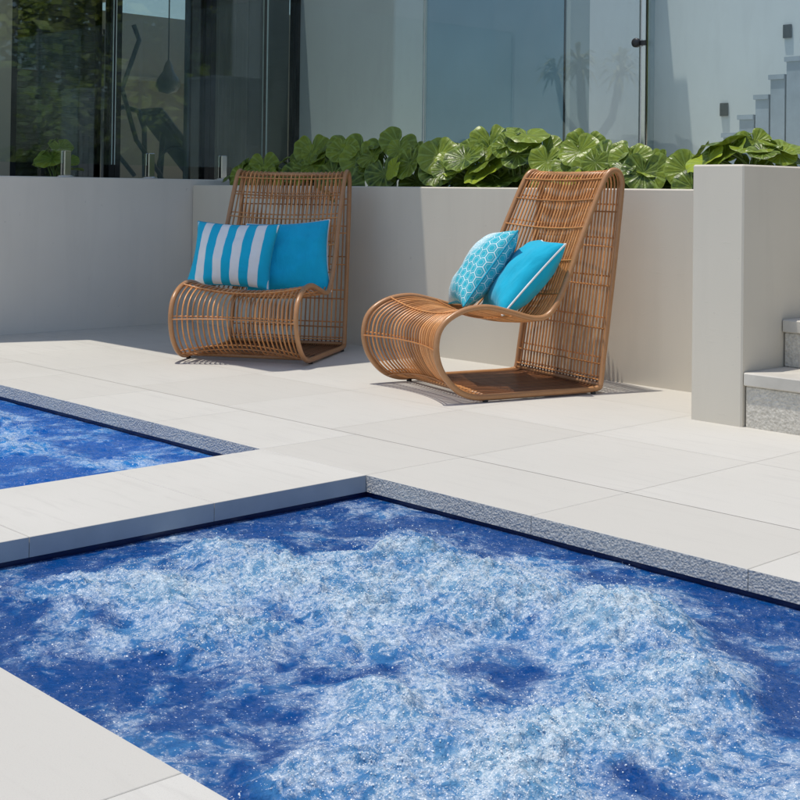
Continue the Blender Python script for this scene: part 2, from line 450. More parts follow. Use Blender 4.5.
for a, b in row(P1[2], 2.663, yj): tile(cop, -5.98, P2[0], a, b, 'e')
for a, b in row(P1[2], 2.663, yj): tile(cop, P1[1], P1[1]+.414, a, b, 'w')
near = [-1.627+.652*k for k in range(-8, 8)]
for a, b in row(-5.98, 2.3, near): tile(cop, a, b, .694, P1[2], 'n')
# field tiles
def rect(mb, x0, x1, y0, y1):
    g = .0007
    mb.quad((x0+g, y0+g, 0), (x1-g, y0+g, 0), (x1-g, y1-g, 0), (x0+g, y1-g, 0), 0)
fy = [YB+.652*k for k in range(0, 4)]
for (y0, y1) in row(YB, 5.1, fy):
    for (x0, x1) in row(-7.4, 4.2, [-2.314+.6527*k for k in range(-9, 12)]): rect(pav, x0, x1, y0, y1)
for (y0, y1) in row(-3.0, .694, [.694-.652*k for k in range(8)]):
    for (x0, x1) in row(-7.4, 4.2, near): rect(pav, x0, x1, y0, y1)
for (y0, y1) in row(.694, YB, [1.108, 1.76, 2.412]):
    rect(pav, -6.632, -5.98, y0, y1); rect(pav, -7.4, -6.632, y0, y1)
    for (x0, x1) in row(2.3, 4.2, []): rect(pav, x0, x1, y0, y1)
    for (x0, x1) in row(P1[1]+.414, 2.3, [.5, 1.15, 1.8]):
        if y1 <= 2.67 and y0 >= 1.1: rect(pav, x0, x1, y0, y1)
for (x0, x1) in row(P1[1]+.414, 2.3, [.5, 1.15, 1.8]): rect(pav, x0, x1, 2.412, 2.663)
kind(cop.build('coping', [M['paving'], M['rock'], M['edge']]))
kind(pav.build('paving', M['paving']))
gr = MB()
ZG = -.0022
def sheet(mb, x0, x1, y0, y1, z, holes):
    xs = sorted({x0, x1, *[h[0] for h in holes], *[h[1] for h in holes]}); ys = sorted({y0, y1, *[h[2] for h in holes], *[h[3] for h in holes]})
    for a, b in zip(xs[:-1], xs[1:]):
        for c, d in zip(ys[:-1], ys[1:]):
            mx, my = (a+b)/2, (c+d)/2
            if any(h[0] < mx < h[1] and h[2] < my < h[3] for h in holes): continue
            mb.quad((a, c, z), (b, c, z), (b, d, z), (a, d, z))
hole1 = (P1[0]-.012, P1[1]+.012, P1[2]-.012, P1[3]+.012); hole2 = (P2[0]-.012, P2[1]+.012, P2[2]-.012, P2[3]+.012)
sheet(gr, -7.4, 4.2, -3, 5.1, ZG-.0, [hole1, hole2])
kind(gr.build('grout_bed', M['grout']))
tr = MB(); sheet(tr, -220, 220, -220, 220, -.03, [(-7.39, 4.19, -2.99, 5.09)])
kind(tr.build('ground', M['lawn']))
for P, nm in ((P1, 'spa_basin'), (P2, 'pool_basin')):
    b = MB(); x0, x1, y0, y1 = P[0]-.01, P[1]+.01, P[2]-.01, P[3]+.01; zt, zb = ZB-.001, -1.0
    b.quad((x0, y0, zb), (x1, y0, zb), (x1, y1, zb), (x0, y1, zb))
    b.quad((x0, y0, zb), (x0, y0, zt), (x1, y0, zt), (x1, y0, zb)); b.quad((x1, y0, zb), (x1, y0, zt), (x1, y1, zt), (x1, y1, zb))
    b.quad((x1, y1, zb), (x1, y1, zt), (x0, y1, zt), (x0, y1, zb)); b.quad((x0, y1, zb), (x0, y1, zt), (x0, y0, zt), (x0, y0, zb))
    kind(b.build(nm, M['pooltile']))

# water surfaces ----------------------------------------------------
def lattice(n=64, seed=0):
    return np.random.RandomState(seed).rand(n, n)
LAT = [lattice(64, s) for s in range(12)]
def vnoise(x, y, k):
    L = LAT[k % 12]; n = 64
    xi = np.floor(x).astype(int); yi = np.floor(y).astype(int); fx = x-xi; fy_ = y-yi
    fx = fx*fx*(3-2*fx); fy_ = fy_*fy_*(3-2*fy_)
    g = lambda a, b: L[a % n, b % n]
    return (g(xi, yi)*(1-fx)+g(xi+1, yi)*fx)*(1-fy_)+(g(xi, yi+1)*(1-fx)+g(xi+1, yi+1)*fx)*fy_-.5
def fbm(x, y, f, o, k, gain=.52):
    s = 0; a = 1.0
    for i in range(o):
        c, sn = math.cos(.7*i+.3), math.sin(.7*i+.3)
        s = s+a*vnoise((x*c-y*sn)*f+17*i, (x*sn+y*c)*f+9*i, k+i); a *= gain; f *= 2.03
    return s
def water_fields(X, Y, P, jets, amp, k0, calms=()):
    wx = X+.10*fbm(X, Y, 4, 3, k0); wy = Y+.10*fbm(X, Y, 4, 3, k0+3)
    foam = np.zeros_like(X); dome = np.zeros_like(X)
    for jx, jy, r, s, h in jets:
        d2 = ((wx-jx)**2+(wy-jy)**2)/(r*r)
        foam = np.maximum(foam, s*np.exp(-d2)); dome = dome+h*np.exp(-d2*2.6)
    for jx, jy, r, s in calms: foam = foam-s*np.exp(-((wx-jx)**2+(wy-jy)**2)/(r*r))
    foam = foam+.30*fbm(wx, wy, 5, 5, k0+5)
    edge = np.minimum(np.minimum(X-P[0], P[1]-X), np.minimum(Y-P[2], P[3]-Y))
    calm = np.clip(edge/.16, .0, 1)
    foam = np.clip(foam-.32*(1-calm), 0, 1)
    act = .25+1.1*foam
    z = 1.25*dome*(1+.7*fbm(X, Y, 8, 3, k0+2))
    z = z+amp*act*(fbm(wx, wy, 7, 5, k0+1, .6))
    rd = 1-np.abs(2*fbm(wx, wy, 11, 4, k0+6, .55)); z = z+amp*.35*act*rd
    fr = np.clip((foam-.25)/.6, 0, 1)
    z = z+fr*(.008*fbm(wx, wy, 34, 3, k0+4, .6)+.004*(1-np.abs(2*fbm(X, Y, 60, 3, k0+7, .6))))     # crumbling froth
    z = z*(.38+.62*calm)
    return z, foam
def water(name, P, step, z0, jets, mat, amp, k0, calms):
    x0, x1, y0, y1 = P[0]-.009, P[1]+.009, P[2]-.009, P[3]+.009
    nx, ny = int((x1-x0)/step)+1, int((y1-y0)/step)+1
    xs = np.linspace(x0, x1, nx); ys = np.linspace(y0, y1, ny)
    X, Y = np.meshgrid(xs, ys)
    z, foam = water_fields(X, Y, P, jets, amp, k0, calms)
    co = np.stack([X, Y, z+z0], -1).reshape(-1, 3).astype(np.float32)
    I = np.arange(nx*ny).reshape(ny, nx)
    q = np.stack([I[:-1, :-1], I[:-1, 1:], I[1:, 1:], I[1:, :-1]], -1).reshape(-1, 4)
    me = bpy.data.meshes.new(name)
    me.vertices.add(len(co)); me.vertices.foreach_set('co', co.ravel())
    me.loops.add(q.size); me.loops.foreach_set('vertex_index', q.ravel().astype(np.int32))
    me.polygons.add(len(q)); me.polygons.foreach_set('loop_start', np.arange(0, q.size, 4, dtype=np.int32))
    me.polygons.foreach_set('use_smooth', np.ones(len(q), bool))
    me.update(calc_edges=True); me.validate()
    at = me.attributes.new('foam', 'FLOAT', 'POINT'); at.data.foreach_set('value', foam.ravel().astype(np.float32))
    me.materials.append(mat)
    o = bpy.data.objects.new(name, me); COL.objects.link(o); kind(o)
    return X, Y, z+z0, foam
#            x      y     radius strength height
JETS1 = [(-2.62, 1.58, .20, .72, .016), (-2.50, 1.70, .20, .80, .020), (-2.66, 1.92, .18, .72, .018), (-2.40, 1.94, .22, .95, .030), (-2.18, 1.95, .22, .98, .028), (-2.36, 2.20, .20, .95, .034),
         (-2.06, 2.20, .26, .98, .036), (-1.70, 2.22, .22, .92, .045), (-1.42, 2.08, .20, .85, .028), (-1.92, 1.78, .22, .70, .010), (-1.47, 1.58, .22, .80, .030), (-1.44, 1.76, .20, .84, .034),
         (-1.38, 1.95, .2, .8, .02), (-1.60, 1.40, .22, .72, .012), (-1.75, 1.62, .24, .78, .014), (-2.2, 1.6, .24, .62, .010), (-1.2, 1.4, .2, .6, .02), (-1.05, 1.75, .2, .45, .02), (-1.85, 2.42, .14, .45, .008), (-2.55, 2.38, .13, .45, .008)]
CALM1 = [(-1.96, 1.49, .12, .5), (-1.97, 1.24, .2, .5), (-1.78, 1.32, .12, .4), (-1.5, 2.42, .16, .6), (-1.77, 2.02, .10, .35), (-2.62, 2.22, .10, .3), (-1.2, 2.2, .25, .6), (-1.62, 1.92, .07, .3), (-1.85, 1.66, .08, .35), (-1.3, 1.68, .07, .3)]
JETS2 = [(-5.2, 2.2, .30, .7, .02), (-4.7, 1.95, .35, .72, .02), (-4.95, 2.40, .16, .45, .012), (-4.35, 2.2, .22, .42, .012), (-4.1, 1.6, .3, .55, .02), (-3.9, 2.35, .14, .3, .01)]
CALM2 = [(-4.0, 2.15, .2, .3)]
W1 = water('spa_water', P1, .0030, -.066, JETS1, M['water1'], .040, 0, CALM1)
W2 = water('pool_water', P2, .0085, -.068, JETS2, M['water2'], .034, 4, CALM2)
# droplets thrown up over the froth: too many to count
def spray(name, W, n, seed, zmax):
    r_ = np.random.RandomState(seed); X, Y, Z, F = W
    t = (1+5**.5)/2
    iv = np.array([(-1,t,0),(1,t,0),(-1,-t,0),(1,-t,0),(0,-1,t),(0,1,t),(0,-1,-t),(0,1,-t),(t,0,-1),(t,0,1),(-t,0,-1),(-t,0,1)])/math.hypot(1, t)
    fc = [(0,11,5),(0,5,1),(0,1,7),(0,7,10),(0,10,11),(1,5,9),(5,11,4),(11,10,2),(10,7,6),(7,1,8),(3,9,4),(3,4,2),(3,2,6),(3,6,8),(3,8,9),(4,9,5),(2,4,11),(6,2,10),(8,6,7),(9,8,1)]
    p = (F.ravel()+.02)**2.4; p = p/p.sum()
    idx = r_.choice(p.size, n, p=p)
    rad = .0006+.0014*r_.rand(n)**4
    dz = np.where(r_.rand(n) < .12, r_.rand(n)**2*zmax, 0)
    c = np.stack([X.ravel()[idx], Y.ravel()[idx], Z.ravel()[idx]+rad*.6+dz*F.ravel()[idx]], -1)
    v = (c[:, None, :]+iv[None]*rad[:, None, None]).reshape(-1, 3)
    f = (np.arange(n)[:, None, None]*12+np.array(fc)[None]).reshape(-1, 3)
    me = bpy.data.meshes.new(name)
    me.vertices.add(len(v)); me.vertices.foreach_set('co', v.astype(np.float32).ravel())
    me.loops.add(f.size); me.loops.foreach_set('vertex_index', f.astype(np.int32).ravel())
    me.polygons.add(len(f)); me.polygons.foreach_set('loop_start', np.arange(0, f.size, 3, dtype=np.int32))
    me.polygons.foreach_set('use_smooth', np.ones(len(f), bool))
    me.update(calc_edges=True)
    me.materials.append(M['drop'])
    o = bpy.data.objects.new(name, me); COL.objects.link(o); kind(o, 'stuff'); return o
tag(spray('water_spray', W1, 18000, 3, .075), 'fine white droplets thrown up over the bubbling spa in front', 'water spray')
tag(spray('water_spray', W2, 5000, 4, .05), 'fine white droplets over the smaller pool at the left edge', 'water spray')

# ------------------------------------------------------------------ garden walls
w = MB(); w.box(-7.36, XW, -1.0, 5.62, -.02, .912, bev=.006)
tag(w.build('retaining_wall', M['wall_bounce']), 'grey rendered retaining wall in shade, carrying the frameless glass fence', 'wall')
pl = empty('planter', (-5, YW, 0))
w = MB(); w.box(XW+.003, XPL+.05, YW, YW+.14, -.02, .876, bev=.006)
w.build('front_wall', M['wall'], pl).matrix_parent_inverse = Matrix.Translation((5, -YW, 0))
w = MB()
nx, ny = 90, 12
i0 = len(w.v)
for j in range(ny+1):
    for i in range(nx+1):
        x = XW+.01+(XPL+.02-XW)*i/nx; y = YW+.141+(5.46-YW-.141)*j/ny
        w.v.append((x, y, .815+.03*mnoise.noise((x*6, y*6, 0))))
for j in range(ny):
    for i in range(nx):
        a = i0+j*(nx+1)+i; w.face((a, a+1, a+nx+2, a+nx+1), 0, True)
w.build('soil', M['soil'], pl).matrix_parent_inverse = Matrix.Translation((5, -YW, 0))
tag(pl, 'long beige rendered planter wall behind the chairs, filled with round-leaved plants', 'planter')
w = MB(); w.box(XPL, XP, YP, 6.2, -.02, .966, bev=.006)
tag(w.build('pier_wall', M['wall']), 'tall beige wall end beside the steps at the right', 'wall')
# steps
st = empty('stone_steps', (-2.2, YP, 0))
inv = Matrix.Translation((2.2, -YP, 0))
for k, (z0, z1, y0) in enumerate(((-.02, .2, YP+.004), (.2, .38, 4.535), (.38, .56, 4.80))):
    r = MB(); r.box(XP+.006, .6, y0+.012, y0+.30, z0, z1-.049, bev=.004)
    q = r.build('riser', M['riser'], st); q.matrix_parent_inverse = inv
    r = MB(); r.box(XP+.003, .6, y0, y0+(.285 if k < 2 else 1.6), z1-.048, z1, bev=.004)
    q = r.build('tread', M['tread'], st); q.matrix_parent_inverse = inv
tag(st, 'pale stone steps with rough risers climbing beside the tall wall end', 'steps')
w = MB(); w.box(.61, .85, 2.95, 8.2, -.02, 2.3, bev=.006)  # unseen wall added to block blue sky and bounce warm light on the pier
tag(w.build('bounce_wall', M['beige']), 'unseen tall beige wall added beside the steps to bounce warm light', 'wall')
w = MB(); w.box(-3.55, -2.72, 6.21, 6.4, -.02, 1.21, bev=.006)
tag(w.build('side_wall', M['wall']), 'low sunlit beige wall behind the plants at the far right', 'wall')

# ------------------------------------------------------------------ house and terrace
ZT = .835
b = MB(); b.box(-14, -7.365, 1.5, 12, -.025, ZT); b.box(-7.365, -1.2, 5.625, 5.64, -.02, ZT); b.quad((-7.365, 5.64, ZT), (-1.2, 5.64, ZT), (-1.2, 12, ZT), (-7.365, 12, ZT))
kind(b.build('terrace', M['tread']))
HX = -8.4; HY = 6.771
hs = empty('house', (-9.5, 6, ZT)); hinv = Matrix.Translation((9.5, -6, -ZT))
def hp(mb, name, mat, parent=None, **k):
    o = mb.build(name, mat, parent or hs, **k)
    if parent is None: o.matrix_parent_inverse = hinv
    return o
for bx, mt in (((HX-.25, HX, 3.2, 4.243, ZT, 2.719), 'beige'), ((HX-.02, -5.59, HY, HY+.2, ZT, 3.2), 'rear'), ((-5.79, -5.59, HY+.2005, 7.59, ZT, 3.2), 'side'),
               ((-5.79, -5.70, 7.5905, 7.849, ZT, 3.2), 'rear'), ((-5.79, -3.6, 7.85, 8.05, ZT, 4.5), 'side')):
    w = MB(); w.box(*bx); hp(w, 'wall', M[mt])
w = MB(); w.box(-6.93, -5.63, HY-.012, HY-.0005, ZT, 3.15); wf = hp(w, 'reflection_panel', M['dark_frame'])  # panel added to stand for the bluer reflection in the fence glass
w = MB(); w.box(-6.925, -5.635, HY-.016, HY-.0125, ZT, 3.14); w.build('pane', M['bluereflect'], wf)
# interior room
w = MB()
w.quad((-12.2, 4.0, ZT+.004), (HX-.02, 4.0, ZT+.004), (HX-.02, 6.75, ZT+.004), (-12.2, 6.75, ZT+.004))
w.quad((-12.2, 4.0, ZT), (-12.2, 9.4, ZT), (-12.2, 9.4, 2.7), (-12.2, 4.0, 2.7))
w.quad((-12.2, 9.4, ZT), (-8.45, 9.4, ZT), (-8.45, 9.4, 2.7), (-12.2, 9.4, 2.7))
w.quad((-12.2, 4.0, ZT), (-8.66, 4.0, ZT), (-8.66, 4.0, 2.7), (-12.2, 4.0, 2.7))
w.box(-12.19, -11.95, 4.1, 9.3, 1.98, 2.02); w.box(-11.2, -11.0, 8.2, 9.3, ZT, 2.7)
hp(w, 'interior', M['beige'])
# upper floor that shades the left of the patio
w = MB()
w.prism([(-14, 2.3), (-7.12-.16, 2.3), (-6.90, 3.36), (-5.235, 3.36), (-5.235, 5.35), (-8.46, 5.35), (-8.46, 6.95), (-14, 6.95)], 2.72, 3.0)
hp(w, 'upper_floor', M['house'])
# sliding doors
def door_frame(y0, y1, t=.045):
    m = MB()
    m.box(HX-.09, HX-.01, y0, y0+t, ZT, 2.715); m.box(HX-.09, HX-.01, y1-t, y1, ZT, 2.715)
    m.box(HX-.088, HX-.012, y0+t, y1-t, ZT, ZT+.06); m.box(HX-.088, HX-.012, y0+t, y1-t, 2.64, 2.714)
    return m
for y0, y1 in ((4.246, 5.06), (5.063, 5.89), (5.893, 6.766)):
    f = hp(door_frame(y0, y1), 'door_frame', M['dark_frame'])
    g = MB(); g.box(HX-.052, HX-.046, y0+.046, y1-.046, ZT+.061, 2.639)
    g.build('pane', M['door_glass'], f)
w = MB(); w.box(HX-.10, HX-.092, 5.71, 5.95, ZT, 2.7); w.box(HX-.10, HX-.005, 4.94, 5.06-.12, ZT, 2.7)
hp(w, 'dark_mullion', M['dark_frame'])
w = MB()
for k in range(46):
    z = ZT+.03+k*.04; w.box(HX-.15, HX-.12, 4.27, 5.0, z, z+.028)
w.box(HX-.20, HX-.19, 4.25, 5.03, ZT, 2.7)
hp(w, 'blind', M['blind'])
w = MB()
pts = []
for k in range(60):
    y = 5.93+.40*k/59; pts.append((HX-.16+.03*math.sin(k*1.1), y))
for (a, b_) in zip(pts[:-1], pts[1:]): w.quad((*a, ZT+.02), (*b_, ZT+.02), (*b_, 2.69), (*a, 2.69))
hp(w, 'curtain', M['curtain'])
w = MB(); w.box(HX-.20, HX-.15, 6.36, 6.76, ZT, 2.7)
hp(w, 'dark_panel', M['blind'])
tag(hs, 'modern white house with dark glass sliding doors behind the pool fence', 'house')
# step lights on the far wall
for (x, z, lab) in ((-5.11, 1.44, 'small dark step light low on the white wall'), (-4.63, 1.94, 'small dark step light high on the white wall')):
    s_ = MB(); s_.box(x-.03, x+.03, 7.83, 7.849, z-.045, z+.045, bev=.003)
    tag(s_.build('step_light', M['black']), lab, 'step light', 'step lights by the far stairs')
# far stairs
fs = MB(); fz = [1.25, 1.361, 1.483, 1.603, 1.708, 1.817, 1.93]
fx = [-4.78, -4.663, -4.548, -4.443, -4.333, -4.225, -4.11]
for k in range(7):
    x0 = fx[k]; x1 = fx[k+1] if k < 6 else -3.62
    fs.box(x0+.012, x1, 7.31, 7.846, ZT, fz[k]-.03); fs.box(x0, x1, 7.30, 7.8455, fz[k]-.0295, fz[k])
tag(fs.build('garden_stairs', M['stair_shade']), 'grey stone stairs climbing to the right beyond the glass', 'stairs')

# gym behind the doors
gt = empty('elliptical_trainer', (-9.4, 5.62, ZT))
m = MB(); m.tube([(0, -.28, .03), (0, .55, .03)], .035); m.tube([(-.25, -.28, .03), (.25, -.28, .03)], .03); m.tube([(-.22, .5, .03), (.22, .5, .03)], .03)
m.build('base_frame', M['gymgrey'], gt)
m = MB(); m.tube([(0, -.16, .05), (0, -.12, .6), (0, -.05, 1.05)], [.05, .04, .035], 10); m.build('upright', M['gymgrey'], gt)
for sx in (-1, 1):
    m = MB(); m.tube([(sx*.2, .35, .12), (sx*.22, .1, .4), (sx*.24, -.05, .8), (sx*.24, .1, 1.2), (sx*.22, .06, 1.32)], .02, 8); m.build('arm_lever', M['gymgrey'], gt)
m = MB(); pts = [(-.18, .25, .06)]
m.tube([(.1, -.12, .04), (.1, -.12, .5), (.1, -.08, .62), (.1, .05, .67), (.1, .19, .64), (.1, .25, .5), (.1, .26, .05)], .022, 8); m.build('side_rail', M['gymgrey'], gt)
m = MB(); m.box(-.14, .14, -.1, -.03, 1.05, 1.25, bev=.02); m.build('console', M['black'], gt)
m = MB(); m.lathe([(0, -.04), (.13, -.04), (.15, -.02), (.15, .02), (.13, .04), (0, .04)], n=24); m.build('flywheel', M['black'], gt, loc=(-.1, -.2, .2), rot=(0, PI/2, 0))
tag(gt, 'grey cross trainer standing behind the glass doors', 'exercise machine')
bn = empty('weight_bench', (-9.5, 6.2, ZT))
m = MB(); m.box(-.16, .16, -.35, .35, -.04, .04, bev=.02); m.build('backrest', M['vinyl'], bn, loc=(0, .08, .42), rot=(-math.radians(46), 0, 0))
m = MB(); m.box(-.16, .16, -.2, .2, -.035, .035, bev=.02); m.build('seat', M['vinyl'], bn, loc=(0, .52, .2))
m = MB(); m.tube([(0, -.2, .03), (0, .6, .03)], .03); m.tube([(-.25, -.2, .03), (.25, -.2, .03)], .028); m.tube([(-.2, .6, .03), (.2, .6, .03)], .028); m.tube([(0, .4, .03), (0, .45, .18)], .025); m.tube([(0, -.05, .03), (0, -.02, .5)], .025)
m.build('frame', M['gymgrey'], bn)
m = MB(); m.tube([(.12, .02+.16*math.cos(a), .2+.16*math.sin(a)) for a in np.linspace(0, 2*PI, 20)[:-1]], .015, 6, closed=True); m.build('wheel', M['gymgrey'], bn)
tag(bn, 'black inclined weight bench behind the glass doors', 'weight bench')
lp = empty('pendant_lamp', (-10.0, 6.55, 1.82))
m = MB(); m.lathe([(.012, .17), (.035, .13), (.05, .07), (.10, .0), (.115, -.06), (.08, -.11), (0, -.13)], n=18); m.build('lamp_shade', M['lampglass'], lp)
m = MB(); m.tube([(0, 0, .16), (0, 0, .87)], .006, 6); m.build('cord', M['black'], lp)
tag(lp, 'bell shaped glass pendant lamp hanging inside the room', 'pendant lamp')

# ------------------------------------------------------------------ glass pool fence
def panel(name, p, q, z0, z1, th=.012):
    d = Vector((q[0]-p[0], q[1]-p[1], 0)); L = d.length; ang = math.atan2(d.y, d.x)
    m = MB(); m.box(0, L, -th/2, th/2, z0, z1)
    for k, f in enumerate(m.f):      # the narrow edge faces are polished edges
        nz = abs(m.v[f[0]][1]-m.v[f[2]][1])
        m.m[k] = 1 if nz > th*.5 else 0
    return m.build('glass_panel', [M['fence_glass'], M['glass_edge']], None, (p[0], p[1], 0), (0, 0, ang))
FX = -7.22; FY = 5.50; ZF0 = .995; ZF1 = 2.15
gl = [((FX, 2.98), (FX, 4.325), ZF0, 'glass fence panel on the shaded wall, left of the dark blind'), ((FX, 4.345), (FX, 5.488), ZF0, 'glass fence panel on the shaded wall in front of the gym'),
      ((FX+.03, FY), (-5.667, FY), .93, 'glass fence panel behind the dark shaded plants'), ((-5.648, FY), (-4.085, FY), .93, 'glass fence panel behind the sunlit plants, left of the steel post'),
      ((-4.03, FY), (-2.45, FY), .93, 'glass gate panel right of the steel post')]
for p, q, z0, lab in gl: tag(panel('glass_panel', p, q, z0, ZF1), lab, 'glass panel', 'glass pool fence panels')
def spigot():
    r = empty('fence_spigot', (FX, 0, .912))
    m = MB(); m.lathe([(0, 0), (.05, 0), (.05, .008), (.028, .014), (0, .014)], n=20); m.build('base_flange', M['steel'], r)
    for s_ in (-1, 1):
        m = MB(); m.box(-.009, .009, -.022, .022, 0, .15, bev=.003); m.build('clamp_jaw', M['steel'], r, loc=(s_*.0165, 0, .01))
    m = MB(); m.box(-.007, .007, -.022, .022, 0, .07); m.build('core', M['black'], r, loc=(0, 0, .012))
    return r
sp = spigot()
sl = ['steel fence spigot on the shaded wall below the dark blind', 'steel fence spigot on the shaded wall before the weight bench', 'steel fence spigot near the corner beside the left chair top']
for k, y in enumerate((4.01, 4.60, 5.16)):
    s_ = sp if k == 0 else copy_tree(sp)
    s_.location = (FX, y, .912); tag(s_, sl[k], 'spigot', 'steel spigots of the glass fence')
po = empty('gate_post', (-4.05, FY, .80))
m = MB(); m.box(-.0125, .0125, -.02, .02, 0, 1.4, bev=.003); m.build('post', M['steel'], po)
m = MB(); m.lathe([(0, -.014), (.02, -.014), (.024, -.008), (.024, .008), (.02, .014), (0, .014)], n=18); m.build('latch_knob', M['black'], po, loc=(-.036, -.03, .82), rot=(PI/2, 0, 0))
m = MB(); m.box(-.03, .02, -.028, -.021, .805, .83); m.build('latch_bracket', M['black'], po)
tag(po, 'slim steel gate post with a round dark latch between the glass panels', 'post')

# ------------------------------------------------------------------ rattan chairs
CTRL = [(.597, .045), (.58, .024), (.5, .019), (.35, .019), (.2, .019), (.06, .019), (-.045, .025), (-.125, .062), (-.19, .14), (-.212, .232), (-.185, .315),
        (-.10, .368), (.016, .384), (.13, .362), (.25, .332), (.325, .342), (.385, .41), (.44, .525), (.497, .657), (.565, .805), (.615, .905), (.64, .94), (.668, .953),
        (.697, .943), (.712, .91), (.710, .86), (.685, .66), (.650, .41), (.612, .15)]
def catmull(P, n=6, closed=True):
    out = []; N = len(P)
    for i in range(N):
        p0, p1, p2, p3 = (np.array(P[(i+k-1) % N]) for k in range(4))
        for j in range(n):
            t = j/n
            out.append(.5*((2*p1)+(-p0+p2)*t+(2*p0-5*p1+4*p2-p3)*t*t+(-p0+3*p1-3*p2+p3)*t**3))
    return np.array(out)
NS = 6
PROF = catmull(CTRL, NS)
BOWC = np.array([0, 0, 0, .0, .0, .010, .030, .050, .058, .055, .048, .04, .035, .035, .036, .038, .04, .04, .036, .026, .015, .010, .008, .006, .004, 0, 0, 0, 0])
BOW = np.interp(np.arange(len(PROF))/NS, np.arange(len(BOWC)), BOWC)
tg = np.roll(PROF, -1, 0)-np.roll(PROF, 1, 0); tg /= np.linalg.norm(tg, axis=1)[:, None]
# path runs: base towards the front, up the front roll, back over the seat, up the back, down behind
INN = np.stack([tg[:, 1], -tg[:, 0]], 1)                 # inward side of the loop
def half_w(z): return .3236+(.306-.3236)*z/.94
def cpt(i, v, off=0.0):
    i = int(round(i)) % len(PROF)
    b_ = BOW[i]*(1-v*v)+off
    p = PROF[i]+INN[i]*b_
    return (p[0], v*half_w(PROF[i][1])*.985, p[1])
def idx(c): return int(c*NS)
SECT = {'seat_weave': (5.3, 15.2), 'backrest_weave': (15.2, 23.0), 'rear_weave': (23.0, 28.95), 'base_weave': (-.4, 5.3)}
NST = 25
def make_chair():
    root = empty('rattan_chair')
    for s_ in (-1, 1):
        m = MB(); m.tube([(p[0], s_*half_w(p[1]), p[1]) for p in PROF], .0125, 10, closed=True, up=(0, 1, 0)); m.build('side_frame', M['frame'], root)
    for nm, (a, b_) in SECT.items():
        m = MB(); ia, ib = idx(a), idx(b_)
        for k in range(NST):
            v = -1+2*(k+1)/(NST+1)
            m.tube([cpt(i, v) for i in range(ia, ib+1)], .0045, 6, cap=False, up=(0, 1, 0))
        if nm == 'base_weave':
            for k in range(NST+1):
                v = -1+2*(k+.5)/(NST+1); m.tube([cpt(i, v) for i in range(ia+4, ib-6)], .0034, 6, cap=False, up=(0, 1, 0))
        rods = {'seat_weave': (6.6, 8.9, 11.2, 13.2, 14.6), 'backrest_weave': (16.2, 17.4, 18.4, 19.2, 20.2), 'rear_weave': (25.35, 26.05, 26.75, 27.45, 28.15, 28.8), 'base_weave': (.8, 2.2, 3.6, 4.8)}[nm]
        for rr in rods:
            i = idx(rr)
            for dd in ((0, 1) if nm != 'base_weave' else (0,)):
                m.tube([cpt(i+dd, v, -.0065 if dd == 0 else .0065) for v in np.linspace(-1, 1, 17)], .0034, 6, cap=False)
        # binding at the top and front edges
        m.build(nm, M['rattan_shade' if nm == 'base_weave' else 'rattan'], root)
    for (u, z, hw, r) in ((.655, .935, .3, .0115), (.60, .035, .31, .0115), (.02, .024, .31, .009)):
        m = MB(); m.tube([(u, -hw, z), (u, hw, z)], r, 8); m.build('cross_bar', M['frame'], root)
    for (u, s_) in ((.02, -1), (.02, 1), (.56, -1), (.56, 1)):
        m = MB(); m.lathe([(0, .0005), (.011, .0005), (.012, .004), (.010, .013), (0, .013)], n=12); m.build('foot_glide', M['black'], root, loc=(u, s_*.321, 0))
    return root
chR = make_chair(); chL = copy_tree(chR)
POSE = {'R': (-4.004, 4.017, 1.312), 'L': (-5.297, 3.955, 2.144)}
for o, k in ((chR, 'R'), (chL, 'L')):
    x, y, th = POSE[k]; o.location = (x, y, 0); o.rotation_euler = (0, 0, th)
tag(chR, 'curved rattan lounge chair in full sun, nearest the wall end', 'chair', 'rattan lounge chairs')
tag(chL, 'curved rattan lounge chair in the shade, holding the striped cushion', 'chair', 'rattan lounge chairs')

# ------------------------------------------------------------------ cushions
def cushion_mesh(a, b_, T, seed, n=44):
    m = MB(); r_ = random.Random(seed); ox = r_.random()*50
    def pt(s, t, side):
        x = a*s*(1-.085*(1-t*t)); y = b_*t*(1-.085*(1-s*s))
        e = max(0.0, (1-s*s)*(1-t*t))
        h = T*e**.42
        wr = .010*mnoise.noise((s*2.2+ox, t*2.2, side*3.1))*min(1, e*5)+.0045*mnoise.noise((s*7+ox, t*4, side*5.7))*min(1, e*6)
        return (x, y, side*(h+wr))
    for side in (1, -1):
        i0 = len(m.v)
        for j in range(n+1):
            for i in range(n+1):
                s = -math.cos(PI*i/n); t = -math.cos(PI*j/n)
                m.v.append(pt(s, t, side))
        for j in range(n):
            for i in range(n):
                q = i0+j*(n+1)+i; f = (q, q+1, q+n+2, q+n+1); m.face(f if side > 0 else f[::-1], 0, True)
    edge = []
    for k in range(n): edge.append((-math.cos(PI*k/n), -1))
    for k in range(n): edge.append((1, -math.cos(PI*k/n)))
    for k in range(n): edge.append((math.cos(PI*k/n), 1))
    for k in range(n): edge.append((-1, math.cos(PI*k/n)))
    pipe = [pt(s, t, 0)[:2]+(0,) for s, t in edge]
    return m, pipe
